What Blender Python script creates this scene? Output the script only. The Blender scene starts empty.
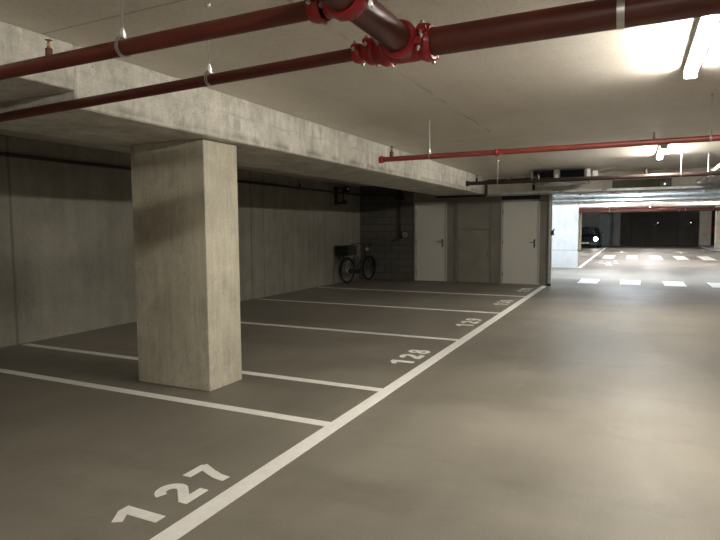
import bpy, bmesh, math, random
from mathutils import Vector, Matrix, Quaternion
random.seed(7)
S = bpy.context.scene
C = S.collection
PI = math.pi
V = Vector

# ------------------------------------------------------------------ materials
def mat_new(name):
    m = bpy.data.materials.new(name); m.use_nodes = True
    nt = m.node_tree
    return m, nt, nt.nodes['Principled BSDF']

def lk(nt, a, b): nt.links.new(a, b)

def nd(nt, kind, **kw):
    n = nt.nodes.new(kind)
    for k, v in kw.items():
        if k in n.inputs: n.inputs[k].default_value = v
        else: setattr(n, k, v)
    return n

def math_(nt, op, a, b=None, clamp=False):
    n = nt.nodes.new('ShaderNodeMath'); n.operation = op; n.use_clamp = clamp
    for i, v in enumerate((a, b)):
        if v is None: continue
        if hasattr(v, 'links'): lk(nt, v, n.inputs[i])
        else: n.inputs[i].default_value = v
    return n.outputs[0]

def mixc(nt, fac, a, b, blend='MIX'):
    n = nt.nodes.new('ShaderNodeMix'); n.data_type = 'RGBA'; n.blend_type = blend
    for i, v in ((0, fac), (6, a), (7, b)):
        if hasattr(v, 'links'): lk(nt, v, n.inputs[i])
        elif i == 0: n.inputs[i].default_value = v
        else: n.inputs[i].default_value = (v[0], v[1], v[2], 1)
    return n.outputs[2]

def ramp(nt, src, lo, hi):
    n = nt.nodes.new('ShaderNodeMapRange')
    lk(nt, src, n.inputs[0]); n.inputs[1].default_value = lo; n.inputs[2].default_value = hi
    return n.outputs[0]

def noise(nt, scale, detail=4, vec=None, rough=.5, st=(1, 1, 1)):
    t = nt.nodes.new('ShaderNodeTexCoord')
    mp = nt.nodes.new('ShaderNodeMapping'); mp.inputs['Scale'].default_value = st
    lk(nt, t.outputs['Object'], mp.inputs[0])
    n = nt.nodes.new('ShaderNodeTexNoise')
    n.inputs['Scale'].default_value = scale; n.inputs['Detail'].default_value = detail; n.inputs['Roughness'].default_value = rough
    lk(nt, mp.outputs[0], n.inputs['Vector'])
    return n.outputs[0]

def axis(nt, k):
    t = nt.nodes.new('ShaderNodeTexCoord'); s = nt.nodes.new('ShaderNodeSeparateXYZ')
    lk(nt, t.outputs['Object'], s.inputs[0])
    return s.outputs[k]

def line_mask(nt, k, positions, w, wob=0.0):
    """1 on thin lines at the given object-space positions along axis k"""
    a = axis(nt, k)
    if wob:
        a = math_(nt, 'ADD', a, math_(nt, 'MULTIPLY', math_(nt, 'SUBTRACT', noise(nt, 3, 2), .5), wob))
    out = None
    for p in positions:
        d = math_(nt, 'ABSOLUTE', math_(nt, 'SUBTRACT', a, p))
        m = math_(nt, 'SUBTRACT', 1.0, math_(nt, 'DIVIDE', d, w), True)
        out = m if out is None else math_(nt, 'MAXIMUM', out, m)
    return out

def concrete(name, c1, c2, streak=(1, 1, .12), sc=1.4, rough=.85, pores=True, bump=.25, joints=(), jfac=.55, patch=None, stain=.45):
    m, nt, b = mat_new(name)
    n1 = noise(nt, sc, 6, rough=.6)
    n2 = noise(nt, sc * 5, 5, rough=.6, st=streak)
    f = math_(nt, 'ADD', math_(nt, 'MULTIPLY', n1, .6), math_(nt, 'MULTIPLY', n2, .4))
    col = mixc(nt, ramp(nt, f, .34, .66), c1, c2)
    n3 = noise(nt, 55, 3)
    col = mixc(nt, math_(nt, 'MULTIPLY', ramp(nt, n3, .45, .8), .35), col, [x * .55 for x in c1])
    st = ramp(nt, noise(nt, sc * 2.3, 9, rough=.78, st=(1, 1, .6)), .50, .66)
    col = mixc(nt, math_(nt, 'MULTIPLY', st, stain), col, [x * .62 for x in c1])
    lt = ramp(nt, noise(nt, sc * 1.3, 8, rough=.7, st=(1, .7, 1)), .54, .68)
    col = mixc(nt, math_(nt, 'MULTIPLY', lt, stain * .6), col, [min(.9, x * 1.22) for x in c2])
    if pores:
        t = nt.nodes.new('ShaderNodeTexCoord'); v = nt.nodes.new('ShaderNodeTexVoronoi'); v.inputs['Scale'].default_value = 17
        lk(nt, t.outputs['Object'], v.inputs['Vector'])
        pm = ramp(nt, v.outputs['Distance'], .13, .07)
        keep = ramp(nt, noise(nt, 3.1, 3), .5, .62)
        pm = math_(nt, 'MULTIPLY', pm, keep)
        col = mixc(nt, math_(nt, 'MULTIPLY', pm, .7), col, [x * .35 for x in c1])
    for (k, pos, w, wob) in joints:
        lm = line_mask(nt, k, pos, w, wob)
        if wob > .05: lm = math_(nt, 'MULTIPLY', lm, ramp(nt, noise(nt, 2.3, 3), .46, .6))
        col = mixc(nt, math_(nt, 'MULTIPLY', lm, jfac), col, [x * .3 for x in c1])
    if patch:                       # rust / efflorescence runs at fixed places on the surface: (axis, position, width, colour, strength)
        for (k, pos, w, c, s) in patch:
            mk = math_(nt, 'MULTIPLY', line_mask(nt, k, [pos], w, .08), ramp(nt, noise(nt, 4, 4, st=(1, 1, .4)), .35, .65))
            col = mixc(nt, math_(nt, 'MULTIPLY', mk, s), col, c)
    lk(nt, col, b.inputs['Base Color'])
    b.inputs['Roughness'].default_value = rough
    b.inputs['Specular IOR Level'].default_value = .25
    bp = nt.nodes.new('ShaderNodeBump'); bp.inputs['Strength'].default_value = bump; bp.inputs['Distance'].default_value = .01
    lk(nt, math_(nt, 'ADD', n2, math_(nt, 'MULTIPLY', n3, .4)), bp.inputs['Height']); lk(nt, bp.outputs[0], b.inputs['Normal'])
    return m

def paint(name, c, rough=.5, metal=0, var=.12, sc=8, wear=None, bump=0):
    m, nt, b = mat_new(name)
    n = noise(nt, sc, 4)
    col = mixc(nt, ramp(nt, n, .3, .7), [x * (1 - var) for x in c], [min(1, x * (1 + var)) for x in c])
    if wear:
        w = ramp(nt, noise(nt, wear[1], 6, rough=.7), wear[2], wear[2] + .05)
        col = mixc(nt, w, col, wear[0])
    lk(nt, col, b.inputs['Base Color'])
    b.inputs['Roughness'].default_value = rough; b.inputs['Metallic'].default_value = metal
    if bump:
        bp = nt.nodes.new('ShaderNodeBump'); bp.inputs['Strength'].default_value = bump; bp.inputs['Distance'].default_value = .004
        lk(nt, n, bp.inputs['Height']); lk(nt, bp.outputs[0], b.inputs['Normal'])
    return m

def glow(name, c, s):
    m, nt, b = mat_new(name)
    b.inputs['Base Color'].default_value = (.8, .8, .8, 1)
    b.inputs['Emission Color'].default_value = (*c, 1); b.inputs['Emission Strength'].default_value = s
    return m

def floor_mat():
    m, nt, b = mat_new('polished_floor')
    big = noise(nt, .35, 5, rough=.55); mid = noise(nt, 1.6, 6, rough=.65, st=(.35, 1, 1)); fine = noise(nt, 90, 2)
    trk = noise(nt, 2.2, 5, rough=.6, st=(1, .18, 1))
    f = math_(nt, 'ADD', math_(nt, 'MULTIPLY', big, .45), math_(nt, 'ADD', math_(nt, 'MULTIPLY', mid, .35), math_(nt, 'MULTIPLY', trk, .2)))
    col = mixc(nt, ramp(nt, f, .40, .60), FLOOR_A, FLOOR_B)
    col = mixc(nt, math_(nt, 'MULTIPLY', ramp(nt, fine, .4, .75), .25), col, [x * .6 for x in FLOOR_A])
    smear = ramp(nt, noise(nt, 1.1, 8, rough=.75, st=(.5, 1.3, 1)), .52, .68)
    col = mixc(nt, math_(nt, 'MULTIPLY', smear, .35), col, [x * .62 for x in FLOOR_A])
    pale = ramp(nt, noise(nt, .8, 7, rough=.7, st=(1.4, .5, 1)), .55, .7)
    col = mixc(nt, math_(nt, 'MULTIPLY', pale, .35), col, [x * 1.2 for x in FLOOR_B])
    sp = nt.nodes.new('ShaderNodeTexVoronoi'); sp.inputs['Scale'].default_value = 1.7
    t = nt.nodes.new('ShaderNodeTexCoord'); lk(nt, t.outputs['Object'], sp.inputs['Vector'])
    col = mixc(nt, math_(nt, 'MULTIPLY', ramp(nt, sp.outputs['Distance'], .022, .012), .5), col, (.5, .48, .44))
    lk(nt, col, b.inputs['Base Color'])
    r = nt.nodes.new('ShaderNodeMapRange'); lk(nt, mid, r.inputs[0]); r.inputs[1].default_value = .3; r.inputs[2].default_value = .7
    r.inputs[3].default_value = .40; r.inputs[4].default_value = .60
    lk(nt, r.outputs[0], b.inputs['Roughness'])
    b.inputs['Specular IOR Level'].default_value = .4
    bp = nt.nodes.new('ShaderNodeBump'); bp.inputs['Strength'].default_value = .06; bp.inputs['Distance'].default_value = .01
    lk(nt, math_(nt, 'ADD', mid, math_(nt, 'MULTIPLY', fine, .15)), bp.inputs['Height']); lk(nt, bp.outputs[0], b.inputs['Normal'])
    return m

FLOOR_A = (.170, .154, .126); FLOOR_B = (.268, .244, .203)
M = {}
M['floor'] = floor_mat()
M['ceiling'] = concrete('ceiling_concrete', (.68, .63, .55), (.80, .75, .67), streak=(1, .3, 1), sc=.8, rough=.5, pores=False, bump=.08, stain=.12,
                        joints=((1, (2.4, 7.9, 12.2), .012, .02), (0, (-1.7,), .02, .1)), jfac=.6)
M['beam'] = concrete('beam_concrete', (.40, .385, .33), (.74, .715, .65), sc=2.4, streak=(1, 1, .3), bump=.6, stain=.6, joints=((1, (2.62,), .008, .0),),
                    patch=((2, .045, .05, (.16, .145, .11), .75), (2, .235, .02, (.30, .285, .24), .5)))
M['column'] = concrete('column_concrete', (.42, .395, .31), (.67, .635, .515), sc=1.8, bump=.4, streak=(3, 3, .25), stain=.5)
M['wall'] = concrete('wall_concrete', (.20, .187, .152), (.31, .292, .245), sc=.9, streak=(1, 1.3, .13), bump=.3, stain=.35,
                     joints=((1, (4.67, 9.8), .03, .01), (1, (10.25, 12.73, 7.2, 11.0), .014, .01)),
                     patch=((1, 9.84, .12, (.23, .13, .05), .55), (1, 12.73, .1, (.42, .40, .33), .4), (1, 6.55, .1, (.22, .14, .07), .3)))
M['wall_far'] = concrete('far_wall_concrete', (.24, .24, .225), (.36, .36, .34), sc=.8)
M['wall_dark'] = concrete('dark_wall_concrete', (.075, .073, .062), (.115, .11, .094), sc=.5, joints=((0, (-.2, .8, 2.9), .05, 0),))
M['white_wall'] = concrete('white_wall_paint', (.68, .69, .69), (.78, .79, .79), sc=1, rough=.6, pores=False, bump=.1, joints=((2, (.64,), .02, 0),))
M['bulkhead'] = concrete('bulkhead_concrete', (.60, .575, .51), (.76, .73, .66), sc=1.1, bump=.2)

def block_mat():
    m, nt, b = mat_new('concrete_blocks')
    t = nt.nodes.new('ShaderNodeTexCoord'); mp = nt.nodes.new('ShaderNodeMapping'); mp.inputs['Rotation'].default_value = (PI / 2, 0, 0)
    lk(nt, t.outputs['Object'], mp.inputs[0])
    br = nt.nodes.new('ShaderNodeTexBrick'); lk(nt, mp.outputs[0], br.inputs['Vector'])
    br.inputs['Color1'].default_value = (.105, .10, .085, 1); br.inputs['Color2'].default_value = (.13, .122, .105, 1); br.inputs['Mortar'].default_value = (.07, .066, .055, 1)
    br.inputs['Scale'].default_value = 1; br.inputs['Brick Width'].default_value = .45; br.inputs['Row Height'].default_value = .2; br.inputs['Mortar Size'].default_value = .012
    lk(nt, mixc(nt, .35, br.outputs[0], noise(nt, 20, 4), 'MULTIPLY'), b.inputs['Base Color']); b.inputs['Roughness'].default_value = .9
    return m
M['blocks'] = block_mat()
M['road_white'] = paint('road_marking_white', (.88, .87, .83), .55, var=.05, sc=14, wear=((.45, .42, .36), 16, .70))
M['road_worn'] = paint('worn_marking_white', (.6, .59, .56), .6, var=.15, sc=9, wear=((.17, .155, .13), 5, .50))
M['red_pipe'] = paint('red_pipe_paint', (.105, .020, .012), .42, var=.15, sc=5)
M['red_pipe_far'] = paint('bright_red_pipe_paint', (.17, .032, .022), .45, var=.12, sc=5)
M['red_dull'] = paint('dull_red_pipe_paint', (.19, .065, .055), .5)  # muted even red for the far hall pipes
M['red_fit'] = paint('red_coupling_paint', (.32, .016, .02), .32, var=.12, sc=20, bump=.2)
M['dark_pipe'] = paint('dark_red_pipe_paint', (.018, .008, .006), .45, var=.15)
M['steel'] = paint('zinc_steel', (.55, .55, .53), .35, 1, var=.1, sc=30)
M['galv'] = paint('galvanised_sheet', (.60, .62, .64), .42, .7, var=.14, sc=9)
M['brass'] = paint('sprinkler_brass', (.30, .16, .08), .4, .8)
M['door'] = paint('door_paint_cream', (.60, .59, .53), .45, var=.03, sc=2)
M['door_frame'] = paint('door_frame_paint', (.46, .45, .39), .45, var=.04, sc=2)
M['panel_grey'] = paint('grey_panel_paint', (.235, .215, .18), .6, var=.15, sc=1.5)
M['frame_grey'] = paint('grey_pillar_paint', (.20, .19, .16), .6, var=.1, sc=2)
M['fan_grey'] = paint('dull_grey_casing', (.16, .155, .14), .55, .3)
M['black'] = paint('black_plastic', (.012, .012, .012), .4, var=.2)
M['rubber'] = paint('tyre_rubber', (.010, .010, .010), .75, var=.2)
M['dark_metal'] = paint('dark_metal', (.03, .03, .03), .35, .6)
M['grey_plastic'] = paint('grey_plastic', (.35, .35, .33), .5)
M['white_plastic'] = paint('white_plastic', (.75, .75, .73), .45)
M['lever'] = paint('dark_handle_metal', (.10, .095, .085), .35, .9)
M['olive'] = paint('olive_grille_panel', (.085, .078, .036), .5, var=.15, sc=3)
M['blue_door'] = paint('blue_grey_door_paint', (.34, .39, .41), .5, var=.08, sc=1)
M['car_paint'] = paint('dark_car_paint', (.008, .011, .014), .2, .3)
M['glass_dark'] = paint('dark_tinted_glass', (.01, .014, .018), .08)
M['ext_red'] = paint('extinguisher_red', (.45, .02, .015), .35)
M['canvas'] = paint('worn_grey_saddle', (.09, .085, .075), .7)
WARM = (1.0, .87, .66); COOL = (.80, .90, 1.0)
M['lamp_near'] = glow('warm_white_diffuser', (1.0, .94, .84), 230)
M['lamp_far'] = glow('cool_white_diffuser', COOL, 430)
M['lamp_wash'] = glow('wall_fill_diffuser', COOL, 120)  # for the unseen lamps added to brighten the white wall
M['lamp_end'] = glow('far_white_diffuser', (.98, .97, 1.0), 230)
M['headlight'] = glow('headlight_glow', (.9, .96, 1.0), 30)
M['signal'] = glow('small_status_lamp', (1, 1, .9), .7)

# ------------------------------------------------------------------ mesh builder
OFF = {}
def basis(d):
    d = V(d).normalized()
    a = V((0, 0, 1)) if abs(d.z) < .9 else V((1, 0, 0))
    u = d.cross(a).normalized(); w = d.cross(u).normalized()
    return u, w

class MB:
    def __init__(s): s.b = bmesh.new()
    def box(s, a, b, bev=0, seg=1):
        t = bmesh.new(); bmesh.ops.create_cube(t, size=1)
        a, b = V(a), V(b); c = (a + b) / 2; d = b - a
        for v in t.verts: v.co = V((v.co.x * abs(d.x), v.co.y * abs(d.y), v.co.z * abs(d.z))) + c
        if bev: bmesh.ops.bevel(t, geom=t.edges[:], offset=bev, segments=seg, affect='EDGES', profile=.5)
        s.merge(t); return s
    def merge(s, t, mat=None):
        if mat is not None: bmesh.ops.transform(t, matrix=mat, verts=t.verts)
        me = bpy.data.meshes.new('tmp'); t.to_mesh(me); t.free(); s.b.from_mesh(me); bpy.data.meshes.remove(me)
    def lathe(s, p, d, prof, n=20, cap=True):
        """prof: list of (distance along d, radius)"""
        p, d = V(p), V(d).normalized(); u, w = basis(d); rings = []
        for t, r in prof:
            rings.append([s.b.verts.new(p + d * t + (u * math.cos(2 * PI * k / n) + w * math.sin(2 * PI * k / n)) * max(r, 1e-5)) for k in range(n)])
        for A, B in zip(rings, rings[1:]):
            for k in range(n): s.b.faces.new((A[k], A[(k + 1) % n], B[(k + 1) % n], B[k]))
        if cap:
            s.b.faces.new(rings[0][::-1]); s.b.faces.new(rings[-1])
        return s
    def cyl(s, p0, p1, r, r1=None, n=16):
        p0, p1 = V(p0), V(p1); L = (p1 - p0).length
        return s.lathe(p0, p1 - p0, [(0, r), (L, r if r1 is None else r1)], n)
    def tube(s, pts, r, n=10, closed=False):
        pts = [V(p) for p in pts]; N = len(pts); rings = []; u0 = None
        for i, p in enumerate(pts):
            a = pts[(i - 1) % N] if (closed or i > 0) else p
            b = pts[(i + 1) % N] if (closed or i < N - 1) else p
            d = (b - a).normalized()
            if u0 is None: u, w = basis(d)
            else:
                u = (u0 - d * u0.dot(d)).normalized(); w = d.cross(u)
            u0 = u
            rr = r(i / (N - 1)) if callable(r) else r
            rings.append([s.b.verts.new(p + (u * math.cos(2 * PI * k / n) + w * math.sin(2 * PI * k / n)) * rr) for k in range(n)])
        for i in range(N if closed else N - 1):
            A, B = rings[i], rings[(i + 1) % N]
            for k in range(n): s.b.faces.new((A[k], A[(k + 1) % n], B[(k + 1) % n], B[k]))
        if not closed:
            s.b.faces.new(rings[0][::-1]); s.b.faces.new(rings[-1])
        return s
    def ring(s, c, ax, R, r, n=40, m=8):
        u, w = basis(ax); c = V(c)
        return s.tube([c + (u * math.cos(2 * PI * k / n) + w * math.sin(2 * PI * k / n)) * R for k in range(n)], r, m, True)
    def prism(s, poly, lo, hi, plane='xy'):
        """extrude a 2-D polygon between lo and hi along the remaining axis"""
        def P(a, b, h): return {'xy': (a, b, h), 'xz': (a, h, b), 'yz': (h, a, b)}[plane]
        A = [s.b.verts.new(P(a, b, lo)) for a, b in poly]; B = [s.b.verts.new(P(a, b, hi)) for a, b in poly]
        n = len(poly)
        s.b.faces.new(A); s.b.faces.new(B[::-1])
        for k in range(n): s.b.faces.new((A[k], B[k], B[(k + 1) % n], A[(k + 1) % n]))
        return s
    def loft(s, rings):
        R = [[s.b.verts.new(p) for p in r] for r in rings]; n = len(R[0])
        for A, B in zip(R, R[1:]):
            for k in range(n): s.b.faces.new((A[k], A[(k + 1) % n], B[(k + 1) % n], B[k]))
        s.b.faces.new(R[0][::-1]); s.b.faces.new(R[-1]); return s
    def build(s, name, mat, parent=None, origin=None, smooth=35):
        bmesh.ops.recalc_face_normals(s.b, faces=s.b.faces)
        off = OFF.get(parent, V((0, 0, 0))) if parent else V(origin or (0, 0, 0))
        if off.length: bmesh.ops.translate(s.b, verts=s.b.verts, vec=-off)
        me = bpy.data.meshes.new(name); s.b.to_mesh(me); s.b.free()
        me.materials.append(M[mat] if isinstance(mat, str) else mat)
        if smooth:
            for p in me.polygons: p.use_smooth = True
            me.set_sharp_from_angle(angle=math.radians(smooth))
        o = bpy.data.objects.new(name, me); C.objects.link(o)
        if parent: o.parent = parent
        else: o.location = off
        OFF[o] = off
        return o

def tag(o, label, cat, group=None):
    o['label'] = label; o['category'] = cat
    if group: o['group'] = group
    return o
def thing(name, label, cat, loc=(0, 0, 0), group=None):
    o = bpy.data.objects.new(name, None); C.objects.link(o); o.location = loc; o.empty_display_size = .1
    OFF[o] = V(loc)
    return tag(o, label, cat, group)
def struct(o): o['kind'] = 'structure'; return o
def dup(root, delta, label=None, group=None):
    def cp(o, par):
        c = o.copy(); C.objects.link(c)
        if par: c.parent = par
        for k in list(o.children): cp(k, c)
        return c
    r = cp(root, None); r.location = root.location + V(delta)
    if label: r['label'] = label
    if group: r['group'] = group
    return r

# ------------------------------------------------------------------ room shell
X0, X1, YB, YE = -7.3, 8.6, -9.0, 15.1      # near hall
FX0, FX1, FY = -9.0, 12.0, 48.0             # hall beyond the opening
ZC, ZS = 2.72, 2.31
struct(MB().box((FX0, YB, -.3), (FX1, FY + 1, 0)).build('floor', 'floor'))
struct(MB().box((FX0, YB, ZC), (FX1, FY + 1, ZC + .3)).build('ceiling', 'ceiling'))
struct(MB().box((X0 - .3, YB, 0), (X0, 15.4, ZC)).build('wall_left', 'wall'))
struct(MB().box((X1, YB, 0), (X1 + .3, 15.4, ZC)).build('wall_right', 'white_wall'))  # unseen wall, made white to bounce more light into the hall
struct(MB().box((X0 - .3, YB - .3, 0), (X1 + .3, YB, ZC)).build('wall_near', 'white_wall'))  # also unseen and white for the sake of bounce light
struct(MB().box((X0, 15.1, 0), (-5.62, 15.4, ZC)).build('wall_block', 'blocks'))
# back wall with door recesses
w = MB()
for a, b, z0 in ((-5.62, -5.58, 0), (-5.58, -4.64, 2.2), (-4.64, -4.40, 0), (-4.40, -3.40, 2.2), (-3.40, -3.16, 0), (-3.16, -2.18, 2.31), (-2.18, -1.96, 0)):
    w.box((a, 15.1, z0), (b, 15.4, ZC))
struct(w.build('wall_back', 'frame_grey'))
struct(MB().box((5.2, 15.1, 0), (8.6, 15.4, ZC)).build('wall_back_right', 'frame_grey'))

b = MB().box((-4.55, 14.0, ZS), (X1, 15.1, ZC), .008)
tag(b.build('bulkhead_beam', 'bulkhead', origin=(.6, 14.5, ZS)), 'wide pale concrete bulkhead above the doors and the drive-through opening', 'beam')

# doors
def door(n, x0, x1, ztop, hinge_left=True):
    fr = struct(MB().box((x0, 15.06, 0), (x0 + .05, 15.16, ztop)).box((x1 - .05, 15.06, 0), (x1, 15.16, ztop)).box((x0, 15.06, ztop - .05), (x1, 15.16, ztop)).build('door_%d' % n, 'door_frame'))
    lf = MB().box((x0 + .055, 15.085, .012), (x1 - .055, 15.135, ztop - .055), .003).build('door_leaf', 'door', fr)
    hx = x1 - .13
    h = MB().box((hx - .02, 15.075, .96), (hx + .02, 15.086, 1.18), .004)
    h.cyl((hx, 15.08, 1.10), (hx, 15.025, 1.10), .011).cyl((hx, 15.03, 1.10), (hx - .12, 15.03, 1.10), .010)
    h.cyl((hx, 15.078, 1.0), (hx, 15.068, 1.0), .012)
    h.build('door_handle', 'lever', lf)
    for z in (.25, 1.1, ztop - .3):
        MB().cyl((x0 + .05, 15.055, z - .05), (x0 + .05, 15.055, z + .05), .010, n=10).build('hinge', 'lever', fr)
    return fr
door(1, -5.58, -4.64, 2.2)
door(2, -3.16, -2.18, 2.2)
# grey infill panel between the two doors
pf = struct(MB().box((-4.40, 15.06, 0), (-4.34, 15.16, 2.2)).box((-3.46, 15.06, 0), (-3.40, 15.16, 2.2)).box((-4.40, 15.06, 2.14), (-3.40, 15.16, 2.2)).build('door_3', 'frame_grey'))
struct(MB().box((-4.42, 15.17, 0), (-3.38, 15.3, 2.25)).build('wall_light_block', 'frame_grey'))  # added backing, keeps lobby light from leaking through the panel gap
MB().box((-4.335, 15.09, .01), (-3.465, 15.13, 1.44), .003).build('lower_panel', 'panel_grey', pf)
MB().box((-4.335, 15.09, 1.455), (-3.465, 15.13, 2.13), .003).build('upper_panel', 'panel_grey', pf)
MB().cyl((-3.52, 15.08, .72), (-3.52, 15.08, .82), .008, n=8).build('latch', 'lever', pf)
# black strip put in for the shadow in the slit above door 2
struct(MB().box((-3.16, 15.12, 2.205), (-2.18, 15.2, 2.305)).build('trim_shadow_gap', 'black'))

# roller-gate guide and head rail at the opening
g = thing('gate_guide', 'tall grey steel gate guide rail at the left jamb of the opening', 'rail', (-1.93, 15.05, 0))
MB().box((-1.96, 15.0, 0), (-1.88, 15.1, 2.31), .004).build('guide_post', 'door_frame', g)
MB().box((-1.935, 14.97, 0), (-1.905, 15.0, 2.28), .003).build('guide_channel', 'galv', g)
MB().box((-1.99, 14.92, 0), (-1.87, 15.0, .05), .004).build('foot_block', 'dark_metal', g)
MB().box((-1.88, 14.93, 1.28), (-1.82, 15.02, 1.40), .008).cyl((-1.84, 14.95, 1.40), (-1.80, 14.94, 1.44), .02).build('sensor_box', 'black', g)
r = thing('gate_head_rail', 'long galvanised gate rail along the bulkhead bottom above the opening', 'rail', (-.3, 13.93, 2.29))
MB().box((-3.0, 13.9, 2.27), (3.6, 13.985, 2.285)).box((-3.0, 13.9, 2.27), (3.6, 13.915, 2.335)).box((-3.0, 13.97, 2.27), (3.6, 13.985, 2.335)).build('channel', 'galv', r)
for x in (-2.95, -1.95, -.95, .05, 1.05, 2.05, 3.05):
    MB().box((x, 13.985, 2.275), (x + .05, 14.0, 2.335), .002).cyl((x + .025, 13.985, 2.32), (x + .025, 13.96, 2.32), .012, n=6).build('bracket', 'steel', r)
for x in (-1.55, -.62):
    MB().cyl((x - .06, 13.885, 2.30), (x + .06, 13.885, 2.30), .028, n=14).build('roller', 'steel', r)
mb = MB().box((-2.98, 13.86, 2.285), (-2.86, 13.9, 2.36), .006).cyl((-2.84, 13.88, 2.32), (-2.84, 13.88, 2.42), .012, n=8)
mb.build('rail_end_bracket', 'galv', r)

# transfer grille in bulkhead
g = thing('transfer_grille', 'dark olive rectangular grille panel set in the bulkhead over the opening', 'grille', (.1, 13.98, 2.33))
MB().box((-.47, 13.985, 2.345), (.70, 14.0, 2.525), .002).build('panel', 'olive', g)
MB().box((-.48, 13.965, 2.338), (.71, 13.99, 2.348)).box((-.48, 13.965, 2.522), (.71, 13.99, 2.535)).box((-.48, 13.965, 2.348), (-.468, 13.99, 2.522)).box((.698, 13.965, 2.348), (.71, 13.99, 2.522)).build('frame', 'bulkhead', g)
MB().box((.47, 13.955, 2.36), (.69, 13.986, 2.50), .006).build('sensor_plate', 'dark_metal', g)
MB().lathe((.57, 13.957, 2.40), (0, -1, 0), [(0, .022), (.02, .022), (.035, .012)], 12).build('sensor_lamp', 'signal', g)

# ------------------------------------------------------------------ beams and columns
bm_ = MB().box((-4.55, 2.62, ZS), (-3.35, 14.0, ZC), .012)
tag(bm_.build('concrete_beam', 'beam', origin=(-3.95, 8.3, ZS)), 'long rough pale concrete beam carried by the square column', 'beam')
bm2 = MB().box((-4.55, YB, 2.42), (-3.35, 2.62, ZC), .008)
tag(bm2.build('concrete_beam', 'beam', origin=(-3.95, -3, 2.42)), 'shallower near end of the beam, stepped up above the red pipes at upper left', 'beam')
col = MB().box((-4.39, 4.0, 0), (-3.485, 4.48, ZS), .012, 2)
tag(col.build('concrete_column', 'column', origin=(-3.94, 4.2, 0)), 'broad rectangular concrete column standing between the parking bays', 'column')
# unseen right-hand row, only there so the hall closes and the light falls as it should
bm3 = MB().box((4.2, YB, ZS), (5.2, 13.99, ZC), .01)
tag(bm3.build('concrete_beam', 'beam', origin=(4.7, 3, ZS)), 'concrete beam along the right side of the driving aisle', 'beam')

# ------------------------------------------------------------------ floor markings
T = .0025
def mark(name, poly, label, cat, mat='road_white', group=None):
    cx = sum(p[0] for p in poly) / len(poly); cy = sum(p[1] for p in poly) / len(poly)
    return tag(MB().prism(poly, 0, T).build(name, mat, origin=(cx, cy, 0), smooth=0), label, cat, group)
def rect(x0, y0, x1, y1): return [(x0, y0), (x1, y0), (x1, y1), (x0, y1)]
mark('aisle_line', rect(-2.075, -3.0, -1.955, 14.95), 'long white painted line separating the numbered bays from the aisle', 'floor marking')
names = ['white bay line running just in front of the concrete column', 'white bay line running behind the concrete column, cut by it',
         'white bay line between the bays numbered 128 and 129', 'white bay line between the bays numbered 129 and 130', 'white bay line farthest back, beside the bicycle']
for y, nm in zip((3.70, 4.71, 7.265, 9.86, 12.45), names):
    mark('bay_line', rect(-7.22, y - .05, -2.075, y + .05), nm, 'floor marking', group='white lines dividing the parking bays')

def stroke(pts, w):
    """mitred outline of a thick polyline -> list of quads"""
    L, Rr = [], []
    n = len(pts)
    for i, p in enumerate(pts):
        a = V(pts[max(i - 1, 0)]); b = V(pts[min(i + 1, n - 1)]); p = V(p)
        if 0 < i < n - 1:
            d1 = (p - a).normalized(); d2 = (b - p).normalized()
            n1 = V((-d1.y, d1.x)); n2 = V((-d2.y, d2.x)); mm = (n1 + n2).normalized(); k = (w / 2) / max(mm.dot(n1), .45)
            q = mm * k
        else:
            d = (b - a).normalized(); q = V((-d.y, d.x)) * w / 2
        L.append(p + q); Rr.append(p - q)
    return L, Rr
def arc(cx, cy, rx, ry, a0, a1, n=10):
    return [(cx + rx * math.cos(math.radians(a0 + (a1 - a0) * k / n)), cy + ry * math.sin(math.radians(a0 + (a1 - a0) * k / n))) for k in range(n + 1)]
# glyphs in a 0.20 x 0.27 box (u to the right, v up)
W = .061
GL = {'1': [([(.135, 0), (.135, .27)], .07), ([(.02, .185), (.115, .245)], .055)],
      '2': [(arc(.092, .182, .066, .060, 170, -30, 12) + [(.035, .035)], W), ([(.01, .0275), (.19, .0275)], W)],
      '7': [([(.0, .243), (.17, .243)], W), ([(.165, .262), (.115, .16), (.08, .07), (.072, 0)], .062)],
      '8': [(arc(.095, .197, .058, .047, 0, 360, 18), .048), (arc(.095, .078, .067, .053, 0, 360, 18), .05)],
      '9': [(arc(.095, .183, .063, .06, 0, 360, 18), .05), ([(.158, .18), (.15, .11), (.10, .045), (.04, .026)], .05)],
      '3': [(arc(.085, .198, .062, .047, 150, -80, 10), .05), (arc(.085, .083, .072, .058, 80, -150, 10), .05)],
      '0': [(arc(.095, .135, .068, .109, 0, 360, 22), .052)]}
def digit(ch, y, parent, k):
    m = MB()
    for si, (pts, w) in enumerate(GL[ch]):
        L, R2 = stroke(pts, w)
        top = T + .0004 * si
        for i in range(len(pts) - 1):
            q = [L[i], L[i + 1], R2[i + 1], R2[i]]
            m.prism([(-2.172 - p.y, y + p.x) for p in q], 0, top)
    o = m.build('digit', 'road_white', parent, smooth=0)
for txt, y0, nm in (('127', 1.985, 'large white floor number 127 nearest the camera'), ('128', 5.74, 'white floor number 128 in the bay behind the column'),
                ('129', 8.35, 'white floor number 129, third along the aisle line'), ('130', 10.95, 'small white floor number 130, second from the back wall'),
                ('131', 13.42, 'faint white floor number 131 closest to the cream doors')):
    t = thing('bay_number', nm, 'floor number', (-2.3, y0 + .38, 0), 'bay numbers along the aisle line')
    for i, ch in enumerate(txt): digit(ch, y0 + i * .278 - (.03 if ch == '1' else 0), t, i)
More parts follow.
